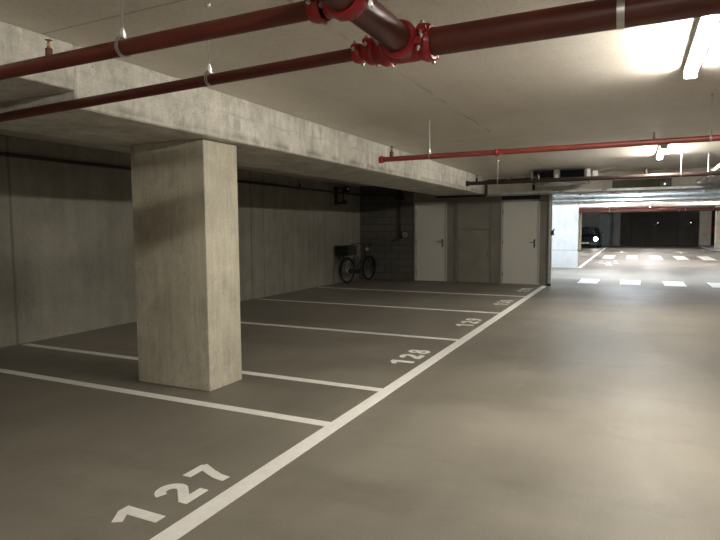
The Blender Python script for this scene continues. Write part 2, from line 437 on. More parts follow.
# zebra crossings
posn = ['leftmost', 'second from left', 'third from left', 'fourth from left', 'fifth from left']
for i in range(6):
    x = -1.33 + i * 1.025
    mark('crossing_stripe', rect(x, 15.95, x + .49, 17.3), 'white crossing stripe of the nearer row, %s' % (posn + ['sixth from left'])[i], 'crossing stripe', group='nearer row of crossing stripes')
for i in range(6):
    x = -1.33 + i * 1.02
    mark('crossing_stripe', rect(x, 28.5, x + .5, 31.9), 'white crossing stripe of the far row, %s' % (posn + ['sixth from left'])[i], 'crossing stripe', group='far row of crossing stripes')
mark('aisle_line', rect(-1.83, 21.9, -1.70, 44.5), 'white line on the far hall floor running past the dark car', 'floor marking')
def arrow(x, y, s, nm, fl=1):
    P = [(x - .07, y - 1.3 * fl), (x + .07, y - 1.3 * fl), (x + .07, y + .1 * fl), (x + .42, y + .1 * fl), (x, y + 1.3 * fl), (x - .42, y + .1 * fl), (x - .07, y + .1 * fl)]
    if fl < 0: P = P[::-1]
    mark('direction_arrow', P, nm, 'floor arrow', group='white direction arrows on the far floor')
arrow(-.62, 36, 1, 'white floor arrow left of centre in the far hall', -1)
arrow(2.35, 36.3, 1, 'white floor arrow on the right in the far hall')
# worn patches of white paint on the far floor
m = MB()
random.seed(3)
for k in range(16):
    cx = -1.45 + random.random() * .85; cy = 23.6 + random.random() * 3.2; a = random.uniform(.05, .13); bq = random.uniform(.2, .55)
    m.prism([(cx + a * math.cos(q * PI / 4) * random.uniform(.7, 1.2), cy + bq * math.sin(q * PI / 4) * random.uniform(.7, 1.2)) for q in range(8)], 0, T + .0003 * k)
tag(m.build('worn_marking', 'road_worn', origin=(-1, 25, 0), smooth=0), 'blotchy worn white marking beside the far line', 'floor marking')
# scratch pair on the aisle floor
m = MB().prism([(-1.93, 4.40), (-1.14, 4.40), (-1.14, 4.405), (-1.93, 4.405)], 0, .001)
m.prism([(-1.93, 4.31), (-1.30, 4.285), (-1.30, 4.292), (-1.93, 4.318)], 0, .001)
tag(m.build('floor_scratch', paint('scratch_pale', (.26, .235, .19), .6), origin=(-1.55, 4.35, 0), smooth=0), 'pair of thin pale scratches across the aisle floor near the white line', 'scratch')

# ------------------------------------------------------------------ lamps
def lamp(x, y, z, L, mat, label, name='batten_lamp', group=None):
    t = thing(name, label, 'ceiling light', (x, y, z), group)
    MB().box((x - .05, y - L / 2, z + .004), (x + .05, y + L / 2, ZC), .003).build('housing', 'white_plastic', t)
    MB().lathe((x, y - L / 2 + .03, z), (0, 1, 0), [(0, .030), (.01, .040), (L - .07, .040), (L - .06, .030)], 20).build('diffuser', mat, t)
    for s in (-1, 1):
        MB().box((x - .046, y + s * L / 2 - .022, z - .046), (x + .046, y + s * L / 2 + .022, z + .046), .008).build('end_cap', 'white_plastic', t)
    return t
G = 'ceiling batten lamps over the aisle'
l0 = lamp(.36, 4.38, 2.674, 1.5, 'lamp_near', 'glaring long white batten lamp at the upper right', group=G)
dup(l0, (0, 5.95, 0), 'smaller bright batten lamp farther down the aisle ceiling', G)
dup(l0, (0, -5.95, 0), 'batten lamp on the aisle ceiling above the camera', G)
dup(l0, (0, -11.9, 0), 'batten lamp on the aisle ceiling at the rear end behind the camera', G)
G2 = 'cool batten lamps in the far hall'
f0 = lamp(.0, 18.2, 2.668, 1.5, 'lamp_far', 'cool white lamp just beyond the opening', group=G2)
w0 = lamp(0, 0, 2.668, 1.5, 'lamp_wash', 'added cool lamp turned across to brighten the white wall', group=G2)
w0.location = (-3.4, 19.7, 2.668); w0.rotation_euler = (0, 0, PI / 2)  # unseen lamp added close to the white wall to brighten it
dup(w0, (2.2, 0, 0), 'added cool lamp turned across to brighten the right end of the white wall', G2)
e0 = lamp(.9, 27.0, 2.668, 1.5, 'lamp_end', 'far hall lamp above the second crossing', group=G2)
for dx, dy, nm in ((-1.9, -1.6, 'extra far hall lamp spreading light above the worn floor marking'), (1.9, -2.0, 'extra far hall lamp spreading light right of the second crossing'), (-1.6, 5.0, 'far hall lamp above the left floor arrow'), (0, 6.5, 'far hall lamp above the floor arrows'), (-4.3, 7, 'far hall lamp over the bays on the left'), (0, 13, 'far hall lamp close to the dark end wall'), (6, 9, 'far hall lamp at the right side by the columns')):
    dup(e0, (dx, dy, 0), nm, G2)  # first entries are extra lamps, added to spread light over the far floor

# ------------------------------------------------------------------ sprinkler pipes near camera
ZP = 2.33
def coupling(parent, c, d, R, w=.055, name='coupling', mat='red_fit', bolt_dir=None):
    """grooved pipe coupling: shouldered ring with two bolt pads"""
    c, d = V(c), V(d).normalized()
    m = MB().lathe(c - d * w / 2, d, [(0, R * 1.02), (0, R * 1.22), (w * .18, R * 1.27), (w * .35, R * 1.36), (w * .65, R * 1.36), (w * .82, R * 1.27), (w, R * 1.22), (w, R * 1.02)], 28, cap=False)
    up = V(bolt_dir).normalized() if bolt_dir else basis(d)[0]
    side = d.cross(up).normalized()
    for s in (-1, 1):
        q = c + side * s * R * 1.5
        t = bmesh.new(); bmesh.ops.create_cube(t, size=1)
        bmesh.ops.bevel(t, geom=t.edges[:], offset=.18, segments=2, affect='EDGES')
        mt = Matrix.Translation(q) @ Matrix((side, up, d)).transposed().to_4x4() @ Matrix.Diagonal((R * .62, max(R * .55, .022), w * .8, 1))
        m.merge(t, mt)
    o = m.build(name, mat, parent)
    for s in (-1, 1):
        q = c + side * s * R * 1.62; h = max(R * .45, .02)
        b = MB().cyl(q - up * h * 1.35, q + up * h * 1.25, .004 + R * .03, n=8)
        b.cyl(q + up * h * .75, q + up * h * 1.15, .007 + R * .06, n=6).cyl(q - up * h * 1.15, q - up * h * .75, .007 + R * .06, n=6)
        b.build('bolt', 'steel', o)
    return o

def hanger(parent, x, y, z, r, rod=.005, ztop=ZC, dy=0):
    """swivel loop hanger: strap round the pipe, nut and threaded rod up to the ceiling"""
    n = 22; pts = []
    for k in range(n + 1):
        a = math.radians(60) + math.radians(420 - 180) * 0 + 2 * PI * k / n
        pts.append((x, y + (r + .003) * math.cos(a), z + (r + .003) * math.sin(a) * (1.0 if math.sin(a) < 0 else 1.25)))
    m = MB()
    for a, b in zip(pts, pts[1:]):
        m.cyl(a, b, .004, n=6)
    m = MB()
    for sgn in (-1, 1):
        m.tube([(x + sgn * .006, p[1], p[2]) for p in pts[:-1]], .0035, 6, True)
    h = m.build('hanger_strap', 'steel', parent)
    zt = z + (r + .003) * 1.25
    MB().lathe((x, y, zt - .008), (0, 0, 1), [(0, .010), (.0, .014), (.028, .014), (.03, .010), (.03, .009), (.045, .009)], 6).build('nut', 'steel', h)
    MB().cyl((x, y, zt + .02), (x, y, ztop), rod, n=8).lathe((x, y, ztop - .02), (0, 0, 1), [(0, .010), (.02, .014)], 10).build('threaded_rod', 'steel', h)

def sprinkler(parent, x, y, z, r, up=True, s=1.0, mat='brass', om='red_pipe'):
    k = MB().lathe((x, y, z + r * .7), (0, 0, 1), [(0, .020 * s), (.05 * s, .020 * s), (.052 * s, .017 * s)], 12).build('outlet', om, parent)
    b = z + r * .7 + .05 * s
    m = MB().lathe((x, y, b), (0, 0, 1), [(0, .012 * s), (.012 * s, .012 * s), (.014 * s, .008 * s)], 8)
    for sg in (-1, 1):
        m.tube([(x + sg * .008 * s, y, b + .01 * s), (x + sg * .013 * s, y, b + .024 * s), (x + sg * .010 * s, y, b + .038 * s), (x, y, b + .046 * s)], .0028 * s, 6)
    m.cyl((x, y, b + .012 * s), (x, y, b + .04 * s), .003 * s, n=6)
    hd = m.build('sprinkler_head', mat, parent)
    MB().lathe((x, y, b + .046 * s), (0, 0, 1), [(0, .006 * s), (.001, .019 * s), (.004 * s, .020 * s), (.006 * s, .005 * s)], 14).build('deflector', mat, hd)

# pipe A and pipe B, header and main
def capring(m, p, d, r): m.lathe(V(p), d, [(-.02, r * 1.0), (-.02, r * 1.25), (.02, r * 1.25), (.024, r * .8)], 16)
pa = thing('sprinkler_pipe', 'red branch pipe across the top left, with an upright sprinkler', 'pipe', (-3, 1.92, ZP))
MB().cyl((-7.28, 1.93, ZP), (-1.10, 1.92, ZP), .036, n=24).build('pipe_run', 'red_pipe', pa)
hanger(pa, -2.125, 1.92, ZP, .037)
hanger(pa, -5.2, 1.92, ZP, .037)
sprinkler(pa, -2.635, 1.92, ZP, .036, s=.85)
coupling(pa, (-1.10, 1.92, ZP), (1, 0, 0), .040, .05, bolt_dir=(0, .3, 1))
pb = thing('sprinkler_pipe', 'thin red pipe below it, running past the beam into the reducer', 'pipe', (-3, 2.5, ZP))
pb['label'] = 'thinner red branch pipe running from the beam to the reducer'
MB().cyl((-7.28, 2.56, 2.235), (-1.215, 2.488, ZP), .030, n=24).build('pipe_run', 'red_pipe', pb)
hanger(pb, -2.116, 2.495, 2.318, .031)
hanger(pb, -5.2, 2.533, 2.268, .031)
hd = thing('header_pipe', 'thick brown-red header pipe slanting down from the top edge into the tee', 'pipe', (-.955, 1.0, ZP))
MB().cyl((-.955, -8.95, ZP), (-.955, 2.36, ZP), .060, n=32).build('pipe_run', 'red_pipe', hd)
coupling(hd, (-.955, 1.87, ZP), (0, 1, 0), .061, .065, bolt_dir=(.15, 0, 1))
MB().lathe((-.955, 1.92, ZP), (-1, 0, 0), [(.0, .064), (.055, .060), (.075, .046), (.105, .042)], 24).build('outlet_saddle', 'red_fit', hd)
hanger(hd, -.955, -.6, ZP, .061, .006)
# tee with couplings and reducers
te = thing('pipe_tee', 'bright red grooved tee fitting with bolted couplings, where the pipes meet', 'pipe fitting', (-.93, 2.49, ZP))
YT = 2.49
MB().lathe((-1.05, YT, ZP), (1, 0, 0), [(0, .060), (.015, .068), (.06, .074), (.13, .074), (.17, .068), (.185, .060)], 28).build('tee_body', 'red_fit', te)
MB().lathe((-.955, YT - .11, ZP), (0, 1, 0), [(0, .062), (.02, .069), (.10, .070)], 28).build('tee_branch', 'red_fit', te)
coupling(te, (-.955, YT - .105, ZP), (0, 1, 0), .061, .055, bolt_dir=(.25, 0, 1))
coupling(te, (-.858, YT, ZP), (1, 0, 0), .061, .052, bolt_dir=(0, .45, 1))
coupling(te, (-1.062, YT, ZP), (1, 0, 0), .058, .046, bolt_dir=(0, .45, 1))
MB().lathe((-1.08, YT, ZP), (-1, 0, 0), [(0, .058), (.02, .056), (.045, .046), (.06, .045)], 24).build('reducer', 'red_fit', te)
coupling(te, (-1.135, YT, ZP), (1, 0, 0), .046, .042, bolt_dir=(0, .45, 1))
MB().lathe((-1.15, YT, ZP), (-1, 0, 0), [(0, .045), (.02, .040), (.045, .032), (.06, .031)], 24).build('reducer', 'red_fit', te)
coupling(te, (-1.205, YT, ZP), (1, 0, 0), .034, .040, bolt_dir=(0, .45, 1))
mn = thing('main_pipe', 'thick dark red main pipe along the top right edge', 'pipe', (1.5, 2.49, ZP))
MB().cyl((-.85, YT, ZP), (4.19, YT, ZP), .060, n=32).build('pipe_run', 'red_pipe', mn)
def clamp(parent, x, y, z, r):
    m = MB().lathe((x - .014, y, z), (1, 0, 0), [(0, r + .001), (0, r + .005), (.028, r + .005), (.028, r + .001)], 28, cap=False)
    h = m.build('clamp_band', 'steel', parent)
    MB().cyl((x, y, z + r), (x, y, ZC), .007, n=8).lathe((x, y, z + r), (0, 0, 1), [(0, .016), (.03, .016)], 6).build('threaded_rod', 'steel', h)
clamp(mn, -.068, YT, ZP, .060); clamp(mn, 2.9, YT, ZP, .060); 

# red branch in the middle distance
pc = thing('sprinkler_pipe', 'bright red capped pipe spanning the aisle ceiling in the middle distance', 'pipe', (-1, 6.25, 2.31))
MB().cyl((-2.73, 6.25, 2.31), (4.19, 6.25, 2.31), .030, n=20).build('pipe_run', 'red_pipe_far', pc)
MB().lathe((-2.76, 6.25, 2.31), (1, 0, 0), [(0, .022), (.005, .042), (.05, .042), (.055, .031)], 18).build('end_cap', 'red_fit', pc)
coupling(pc, (-1.36, 6.25, 2.31), (1, 0, 0), .031, .045, bolt_dir=(0, .3, 1))
hanger(pc, -2.13, 6.25, 2.31, .031); hanger(pc, .62, 6.25, 2.31, .031)
sprinkler(pc, -2.60, 6.25, 2.31, .030, s=1.25, mat='dark_metal'); sprinkler(pc, .15, 6.25, 2.31, .030, s=.7, mat='dark_metal')
# dark branch further away
pd = thing('sprinkler_pipe', 'dark red capped pipe crossing in front of the ceiling fan', 'pipe', (0, 10.5, 2.31))
MB().cyl((-2.82, 10.5, 2.315), (4.19, 10.5, 2.315), .036, n=20).build('pipe_run', 'dark_pipe', pd)
MB().lathe((-2.86, 10.5, 2.315), (1, 0, 0), [(0, .03), (.005, .052), (.06, .052), (.065, .037)], 18).build('end_cap', 'dark_pipe', pd)
hanger(pd, -2.27, 10.5, 2.315, .037, .006); hanger(pd, .655, 10.5, 2.315, .037, .006)
for x in (-2.66, -1.56, .15):
    sprinkler(pd, x, 10.5, 2.315, .036, s=1.2, mat='dark_metal', om='dark_pipe')
coupling(pd, (-1.62, 10.5, 2.315), (1, 0, 0), .037, .05, mat='dark_pipe')
def elbow(pts, r, rad=.06, n=6):
    out = [V(pts[0])]
    for a, b, c in zip(pts, pts[1:], pts[2:]):
        a, b, c = V(a), V(b), V(c); p = b + (a - b).normalized() * rad; q = b + (c - b).normalized() * rad
        for k in range(n + 1):
            t = k / n; out.append(p * (1 - t) ** 2 + b * 2 * t * (1 - t) + q * t * t)
    out.append(V(pts[-1])); return out
# pipe along the left wall
pw = thing('wall_pipe', 'thin dark pipe running high along the left wall', 'pipe', (-7.2, 8, 2.46))
MB().tube(elbow([(-7.2, YB + .1, 2.475), (-7.2, 15.02, 2.455), (-6.03, 15.02, 2.45)], .026, .08), .026, 14).build('pipe_run', 'dark_pipe', pw)
for y in (4.6, 7.6, 10.4, 12.6, 14.1):
    MB().cyl((-7.3, y, 2.465), (-7.2, y, 2.465), .012, n=8).lathe((-7.2, y - .02, 2.465), (0, 1, 0), [(0, .033), (.04, .033)], 14).build('wall_clip', 'dark_metal', pw)
sprinkler(pw, -7.2, 11.6, 2.465, .026, s=1.4, mat='dark_metal', om='dark_pipe')
# bulkhead service pipe
ps = thing('service_pipe', 'dark bent pipe on the bulkhead stepping down toward the bay beam', 'pipe', (-3.3, 13.9, 2.3))
MB().tube(elbow([(-4.56, 13.93, 2.27), (-3.29, 13.93, 2.27), (-3.29, 13.93, 2.63), (-2.17, 13.93, 2.62), (-2.17, 13.93, 2.36)], .03), .032, 12).build('pipe_run', 'dark_pipe', ps)
for p in ((-3.29, 13.93, 2.63), (-2.17, 13.93, 2.62)):
    MB().lathe(V(p) - V((.05, 0, .02)), (1, 0, 0), [(0, .04), (.03, .04)], 14).build('pipe_collar', 'dark_pipe', ps)
MB().cyl((-2.75, 13.93, 2.62), (-2.75, 13.93, ZC), .006, n=8).lathe((-2.77, 13.93, 2.622), (1, 0, 0), [(0, .037), (.04, .037)], 14).build('clamp_rod', 'steel', ps)

# jet fan
fn = thing('jet_fan', 'grey ceiling fan box with two black louvred openings', 'fan', (-1.5, 12.9, 2.44))
MB().box((-2.02, 12.62, 2.688), (-.92, 13.5, 2.70), .004).box((-2.02, 12.62, 2.435), (-.92, 13.5, 2.455), .003).box((-2.02, 12.62, 2.455), (-1.99, 13.5, 2.688)).box((-.95, 12.62, 2.455), (-.92, 13.5, 2.688)).box((-1.56, 12.62, 2.455), (-1.44, 13.5, 2.688)).box((-2.0, 13.45, 2.455), (-.94, 13.5, 2.688)).build('casing', 'fan_grey', fn)
for a, b in ((-1.985, -1.565), (-1.435, -.955)):
    m = MB()
    for k in range(7):
        z = 2.47 + k * .033
        m.prism([(12.64, z), (12.645, z - .004), (12.72, z + .02), (12.715, z + .024)], a, b, 'yz')
    m.box((a, 12.8, 2.456), (b, 12.81, 2.687)).build('louvre', 'black', fn)
MB().box((-1.535, 12.60, 2.50), (-1.465, 12.625, 2.60), .005).build('nameplate', 'grey_plastic', fn)
MB().lathe((-1.5, 12.95, 2.44), (0, 0, -1), [(0, .30), (.02, .30), (.05, .24), (.055, .05)], 24).build('fan_cowl', 'grey_plastic', fn)
for x in (-1.95, -1.0):
    for y in (12.7, 13.4):
        MB().cyl((x, y, 2.70), (x, y, ZC), .006, n=8).build('hanger_rod', 'steel', fn)
jb = thing('junction_box', 'small white junction boxes beside the ceiling fan', 'junction box', (-.83, 12.7, 2.5))
MB().box((-.915, 12.62, 2.50), (-.84, 12.72, 2.68), .008).build('box', 'white_plastic', jb)
MB().box((-.80, 12.62, 2.53), (-.70, 12.72, 2.64), .008).build('switch_box', 'white_plastic', jb)
MB().cyl((-.84, 12.66, 2.6), (-.80, 12.66, 2.6), .01, n=8).tube([(-.70, 12.66, 2.62), (-.6, 12.66, 2.66), (-.45, 12.66, 2.68), (-.38, 12.66, ZC)], .007, 8).build('conduit', 'galv', jb)

# cable ladder at right
ct = thing('cable_ladder', 'galvanised cable ladder hanging under the ceiling at the right edge', 'cable tray', (1.6, 11.5, 2.40))
MB().box((1.14, 8.9, 2.37), (1.16, 13.88, 2.44), .002).build('side_rail', 'galv', ct)
MB().box((2.14, 8.9, 2.37), (2.16, 13.88, 2.44), .002).build('side_rail', 'galv', ct)
for k in range(17):
    y = 9.05 + k * .3
    MB().box((1.16, y, 2.372), (2.14, y + .035, 2.392)).build('rung', 'galv', ct)
for y in (9.6, 11.4, 13.2):
    MB().box((1.10, y, 2.34), (2.20, y + .04, 2.369)).build('cross_bracket', 'galv', ct)
    for x in (1.115, 2.185): MB().cyl((x, y + .02, 2.34), (x, y + .02, ZC), .006, n=8).build('threaded_rod', 'steel', ct)
for i, x in enumerate((1.3, 1.37, 1.46, 1.62, 1.7)):
    MB().tube([(x + .02 * math.sin(y * 1.3 + i), y, 2.405) for y in [8.95 + .35 * q for q in range(15)]], .012, 8).build('cable', 'black' if i % 2 else 'grey_plastic', ct)

# alarm/camera bracket on left wall
wb = thing('wall_bracket_lamp', 'black hooked bracket lamp with a white dot on the left wall', 'wall fixture', (-7.25, 13.75, 2.3))
MB().box((-7.3, 13.5, 2.12), (-7.24, 13.62, 2.62), .008).build('back_plate', 'black', wb)
MB().tube(elbow([(-7.24, 13.56, 2.58), (-7.08, 13.62, 2.58), (-7.08, 13.62, 2.25)], .02, .05), .018, 8).box((-7.24, 13.52, 2.14), (-7.0, 13.72, 2.20), .01).build('hook_arm', 'black', wb)
MB().lathe((-7.06, 13.60, 2.17), (.5, -.5, .3), [(0, .02), (.03, .06), (.09, .065), (.11, .03)], 14).build('lamp_head', 'black', wb)
MB().box((-7.12, 13.72, 2.48), (-6.98, 13.86, 2.62), .01).build('housing', 'dark_metal', wb)
MB().lathe((-7.00, 13.74, 2.56), (.5, -1, 0), [(0, .03), (.02, .03), (.03, .015)], 12).build('status_lamp', 'white_plastic', wb)
# standpipe with tap
sp = thing('standpipe', 'black drop pipe with a hose tap on the block wall', 'pipe', (-6.0, 15.0, 1.2))
MB().tube([(-6.0, 15.02, 2.45), (-6.0, 15.02, 1.33)], .024, 10).build('pipe_run', 'black', sp)
MB().box((-6.14, 14.97, 2.28), (-5.9, 15.095, 2.42), .01).box((-6.04, 14.96, 2.42), (-5.95, 15.1, 2.6), .01).build('valve_box', 'black', sp)
MB().lathe((-5.98, 15.1, 1.28), (0, -1, 0), [(0, .10), (.02, .10), (.03, .07), (.07, .07)], 18).build('hose_coupling', 'dark_metal', sp)
MB().ring((-5.86, 15.03, 1.30), (0, 1, 0), .06, .012, 20, 6).cyl((-5.92, 15.03, 1.30), (-5.8, 15.03, 1.30), .008, n=6).build('hand_wheel', 'grey_plastic', sp)
MB().tube([(-6.0, 15.02, 1.30), (-6.05, 14.98, 1.18), (-6.16, 14.98, 1.14), (-6.24, 15.0, 1.10)], .02, 8).build('hose_tail', 'black', sp)

# ------------------------------------------------------------------ bicycle (local: +x forward, wheels on z=0)
bk = thing('bicycle', 'black upright bicycle with a crate, parked against the left wall corner', 'bicycle')
RW = .35
def wheel(cx, name):
    ty = MB().ring((cx, 0, RW), (0, 1, 0), RW - .03, .03, 48, 10).build(name, 'rubber', bk)
    MB().ring((cx, 0, RW), (0, 1, 0), RW - .052, .012, 48, 8).build('rim', 'dark_metal', ty)
    m = MB()
    for k in range(28):
        a = 2 * PI * k / 28; s = .028 if k % 2 else -.028; a2 = a + (.25 if k % 4 < 2 else -.25)
        m.cyl((cx + .03 * math.cos(a2), s, RW + .03 * math.sin(a2)), (cx + (RW - .055) * math.cos(a), 0, RW + (RW - .055) * math.sin(a)), .0018, n=4)
    m.build('spokes', 'steel', ty)
    return ty
rear = wheel(0, 'wheel'); front = wheel(1.10, 'wheel')
MB().lathe((0, -.045, RW), (0, 1, 0), [(0, .02), (.005, .055), (.085, .055), (.09, .02)], 18).build('rear_hub', 'grey_plastic', rear)
MB().lathe((0, -.052, RW), (0, -1, 0), [(0, .08), (.006, .08), (.01, .02)], 18).build('hub_cover', 'white_plastic', rear)
MB().lathe((1.10, -.05, RW), (0, 1, 0), [(0, .015), (.01, .03), (.09, .03), (.10, .015)], 14).build('front_hub', 'steel', front)
BB = V((.46, 0, .29)); ST = V((.30, 0, .72)); HT = V((.90, 0, .86)); HB = V((.93, 0, .72))
fr = MB().tube([BB, ST], .017, 10).tube([HT, HB], .021, 10).tube([HB, (.78, 0, .50), (.62, 0, .34), BB], .020, 10).tube([HT + V((0, 0, -.06)), (.7, 0, .62), (.5, 0, .44), (.405, 0, .44)], .016, 10)
for s in (-1, 1):
    fr.tube([BB + V((0, s * .03, 0)), (0, s * .06, RW)], .010, 8).tube([ST + V((-.0, s * .012, -.06)), (0, s * .06, RW)], .009, 8)
fr.cyl(BB - V((0, .04, 0)), BB + V((0, .04, 0)), .03)
fr.build('frame', 'black', bk)
fk = MB()
for s in (-1, 1): fk.tube([HB + V((.0, s * .03, 0)), (.97, s * .055, .62), (1.06, s * .055, .42), (1.10, s * .055, RW)], .012, 8)
fk.cyl(HB - V((0, .045, 0)), HB + V((0, .045, 0)), .018); fk.build('fork', 'black', bk)
hb = MB().tube([HT, (.88, 0, 1.02)], .014, 10)
for s in (-1, 1): hb.tube([(.88, 0, 1.02), (.93, s * .10, 1.05), (.90, s * .24, 1.07), (.76, s * .30, 1.04), (.66, s * .31, 1.01)], .012, 8)
hbo = hb.build('handlebar', 'black', bk)
for s in (-1, 1): MB().cyl((.76, s * .302, 1.04), (.63, s * .31, 1.005), .019, n=10).build('grip', 'rubber', hbo)
MB().lathe((.97, 0, .90), (1, 0, -.1), [(-.03, .02), (0, .045), (.05, .05), (.055, .03)], 14).build('headlamp', 'grey_plastic', bk)
MB().cyl(ST, (.27, 0, .84), .013).build('seat_post', 'steel', bk)
MB().loft([[(.27 + dx, w_ * c, .855 + h * sn) for c, sn in [(math.cos(q * PI / 6), math.sin(q * PI / 6)) for q in range(12)]] for dx, w_, h in ((-.14, .05, .02), (-.11, .10, .035), (-.03, .095, .035), (.05, .045, .028), (.13, .025, .02), (.15, .01, .01))]).build('saddle', 'canvas', bk)
def fender(cx, a0, a1, nm):
    m = MB(); N = 22
    rings = []
    for k in range(N + 1):
        a = math.radians(a0 + (a1 - a0) * k / N)
        rings.append([(cx + rr * math.cos(a), yy, RW + rr * math.sin(a)) for rr, yy in ((RW + .012, -.032), (RW + .024, 0), (RW + .012, .032), (RW + .008, .032), (RW + .019, 0), (RW + .008, -.032))])
    m.loft(rings).build(nm, 'black', bk)
fender(0, 25, 200, 'rear_mudguard'); fender(1.10, -5, 130, 'front_mudguard')
MB().prism([(-.05, RW + .06), (.1, RW + .05), (.40, .36), (.52, .35), (.56, .29), (.5, .23), (.1, .27), (-.06, RW - .06)], -.085, -.06, 'xz').build('chain_guard', 'black', bk)
MB().tube([(.46, -.10, .29), (.46, -.10, .12)], .010, 8).box((.42, -.19, .105), (.50, -.10, .13), .004).tube([(.46, .08, .29), (.46, .08, .46)], .010, 8).box((.42, .08, .455), (.50, .17, .48), .004).build('crank', 'dark_metal', bk)
rk = MB()
for s in (-1, 1): rk.tube([(.25, s * .07, .76), (-.35, s * .07, .76)], .007, 6).tube([(-.1, s * .07, .76), (0, s * .065, RW)], .006, 6).tube([(-.3, s * .07, .76), (0, s * .065, RW)], .006, 6)
for x in (-.35, -.15, .05): rk.tube([(x, -.07, .76), (x, .07, .76)], .006, 6)
rk.build('luggage_rack', 'black', bk)
cr = MB().box((-.24, -.20, .775), (.16, .20, .79), .003)
for s in (-1, 1):
    cr.box((-.24, s * .20 - .008, .79), (.16, s * .20 + .008, 1.02), .003); cr.box((-.25 if s < 0 else .15, -.20, .79), (-.23 if s < 0 else .17, .20, 1.02), .003)
cr.box((-.265, -.22, 1.0), (.185, -.19, 1.03), .004).box((-.265, .19, 1.0), (.185, .22, 1.03), .004).box((-.265, -.19, 1.0), (-.225, .19, 1.03), .004).box((.145, -.19, 1.0), (.185, .19, 1.03), .004)
cr.build('crate', 'black', bk)
MB().tube([(.35, .03, .30), (.33, .12, .15), (.31, .19, .01)], .008, 6).box((.28, .17, 0), (.35, .22, .015), .003).build('kickstand', 'steel', bk)
bk.location = (-6.98, 13.62, 0); bk.rotation_euler = (0, 0, math.radians(83))

# ------------------------------------------------------------------ hall beyond the opening
struct(MB().box((FX0, 21.8, 0), (-1.83, 22.1, ZC)).build('wall_white', 'white_wall'))
struct(MB().box((FX0 - .3, 15.4, 0), (FX0, FY, ZC)).build('wall_far_left', 'wall_far'))
struct(MB().box((FX1, 15.4, 0), (FX1 + .3, FY, ZC)).build('wall_far_right', 'wall_far'))
struct(MB().box((-.95, FY, 0), (4.15, FY + .3, ZC)).build('wall_far_end', 'wall_dark'))
struct(MB().box((FX0, FY - .3, 0), (-2.452, FY + .3, ZC)).build('wall_far_end_left', 'wall_far'))
struct(MB().box((4.15, FY, 0), (FX1, FY + .3, ZC)).build('wall_far_end_right', 'wall_dark'))
struct(MB().box((X0 - .3, 15.4, 0), (X0, 21.8, ZC)).build('wall_lobby_left', 'wall_far'))
tag(MB().box((-1.45, FY - .9, 0), (-.95, FY + .3, ZC), .01).build('concrete_pier', 'wall_far', origin=(-1.2, 47.6, 0)), 'grey concrete pier between the blue-grey door and the dark end wall', 'column')
bd = thing('service_door', 'blue-grey double service door at the far end behind the dark car', 'door', (-1.95, FY - .1, 0))
MB().box((-2.45, FY - .05, 0), (-1.97, FY, 2.45), .004).build('door_leaf', 'blue_door', bd)
MB().box((-1.95, FY - .05, 0), (-1.47, FY, 2.45), .004).build('door_leaf', 'blue_door', bd)
MB().box((-2.449, FY, 0), (-1.46, FY + .1, ZC)).build('door_surround', 'frame_grey', bd)
MB().box((-2.02, FY - .09, 1.0), (-1.99, FY - .05, 1.2), .004).build('door_handle', 'steel', bd)
for x0, x1, y0, y1, nm in ((-3.75, -3.05, 38.6, 39.1, 'narrow beige concrete column at the left of the far hall, beside the dark car'),
                           (4.15, 4.85, 46.4, 46.9, 'beige concrete column at the right end of the dark far wall'),
                           (4.45, 5.3, 40.3, 40.8, 'beige concrete column at the right edge, nearer than the other far column')):
    tag(MB().box((x0, y0, .1 if x0 > 0 else 0), (x1, y1, ZC), .012).build('concrete_column', 'column', origin=((x0 + x1) / 2, (y0 + y1) / 2, .1 if x0 > 0 else 0)), nm, 'column')
tag(MB().box((4.1, 37.0, 0), (5.6, 47.0, .10), .015).build('kerb', 'wall_far', origin=(4.8, 42, 0)), 'low pale concrete kerb under the right-hand far columns', 'kerb')
# far lamps on the dark wall
def walllamp(x, nm):
    t = thing('wall_lamp', nm, 'wall lamp', (x, FY, 1.7), 'round black wall lamps on the far dark wall')
    MB().lathe((x, FY, 1.68), (0, -1, 0), [(0, .13), (.10, .20), (.14, .20), (.15, .15)], 20).build('housing', 'black', t)
    MB().lathe((x, FY - .14, 1.72), (0, -1, 0), [(0, .045), (.03, .04), (.04, .02)], 14).build('lens', 'signal', t)
walllamp(1.58, 'left of two round black wall lamps on the dark end wall'); walllamp(3.72, 'right of two round black wall lamps on the dark end wall')
ex = thing('fire_extinguisher', 'small red fire extinguisher hanging between the two right-hand far columns', 'fire extinguisher', (4.98, 47.9, 1.0))
MB().lathe((5.15, 47.88, .95), (0, 0, 1), [(0, .02), (0, .09), (.42, .09), (.50, .05), (.54, .03)], 16).build('cylinder_body', 'ext_red', ex)
MB().box((5.09, 47.85, 1.49), (5.21, 47.91, 1.56), .01).build('valve', 'black', ex)
MB().tube([(5.2, 47.88, 1.5), (5.3, 47.86, 1.4), (5.28, 47.86, 1.05)], .015, 8).build('hose', 'black', ex)

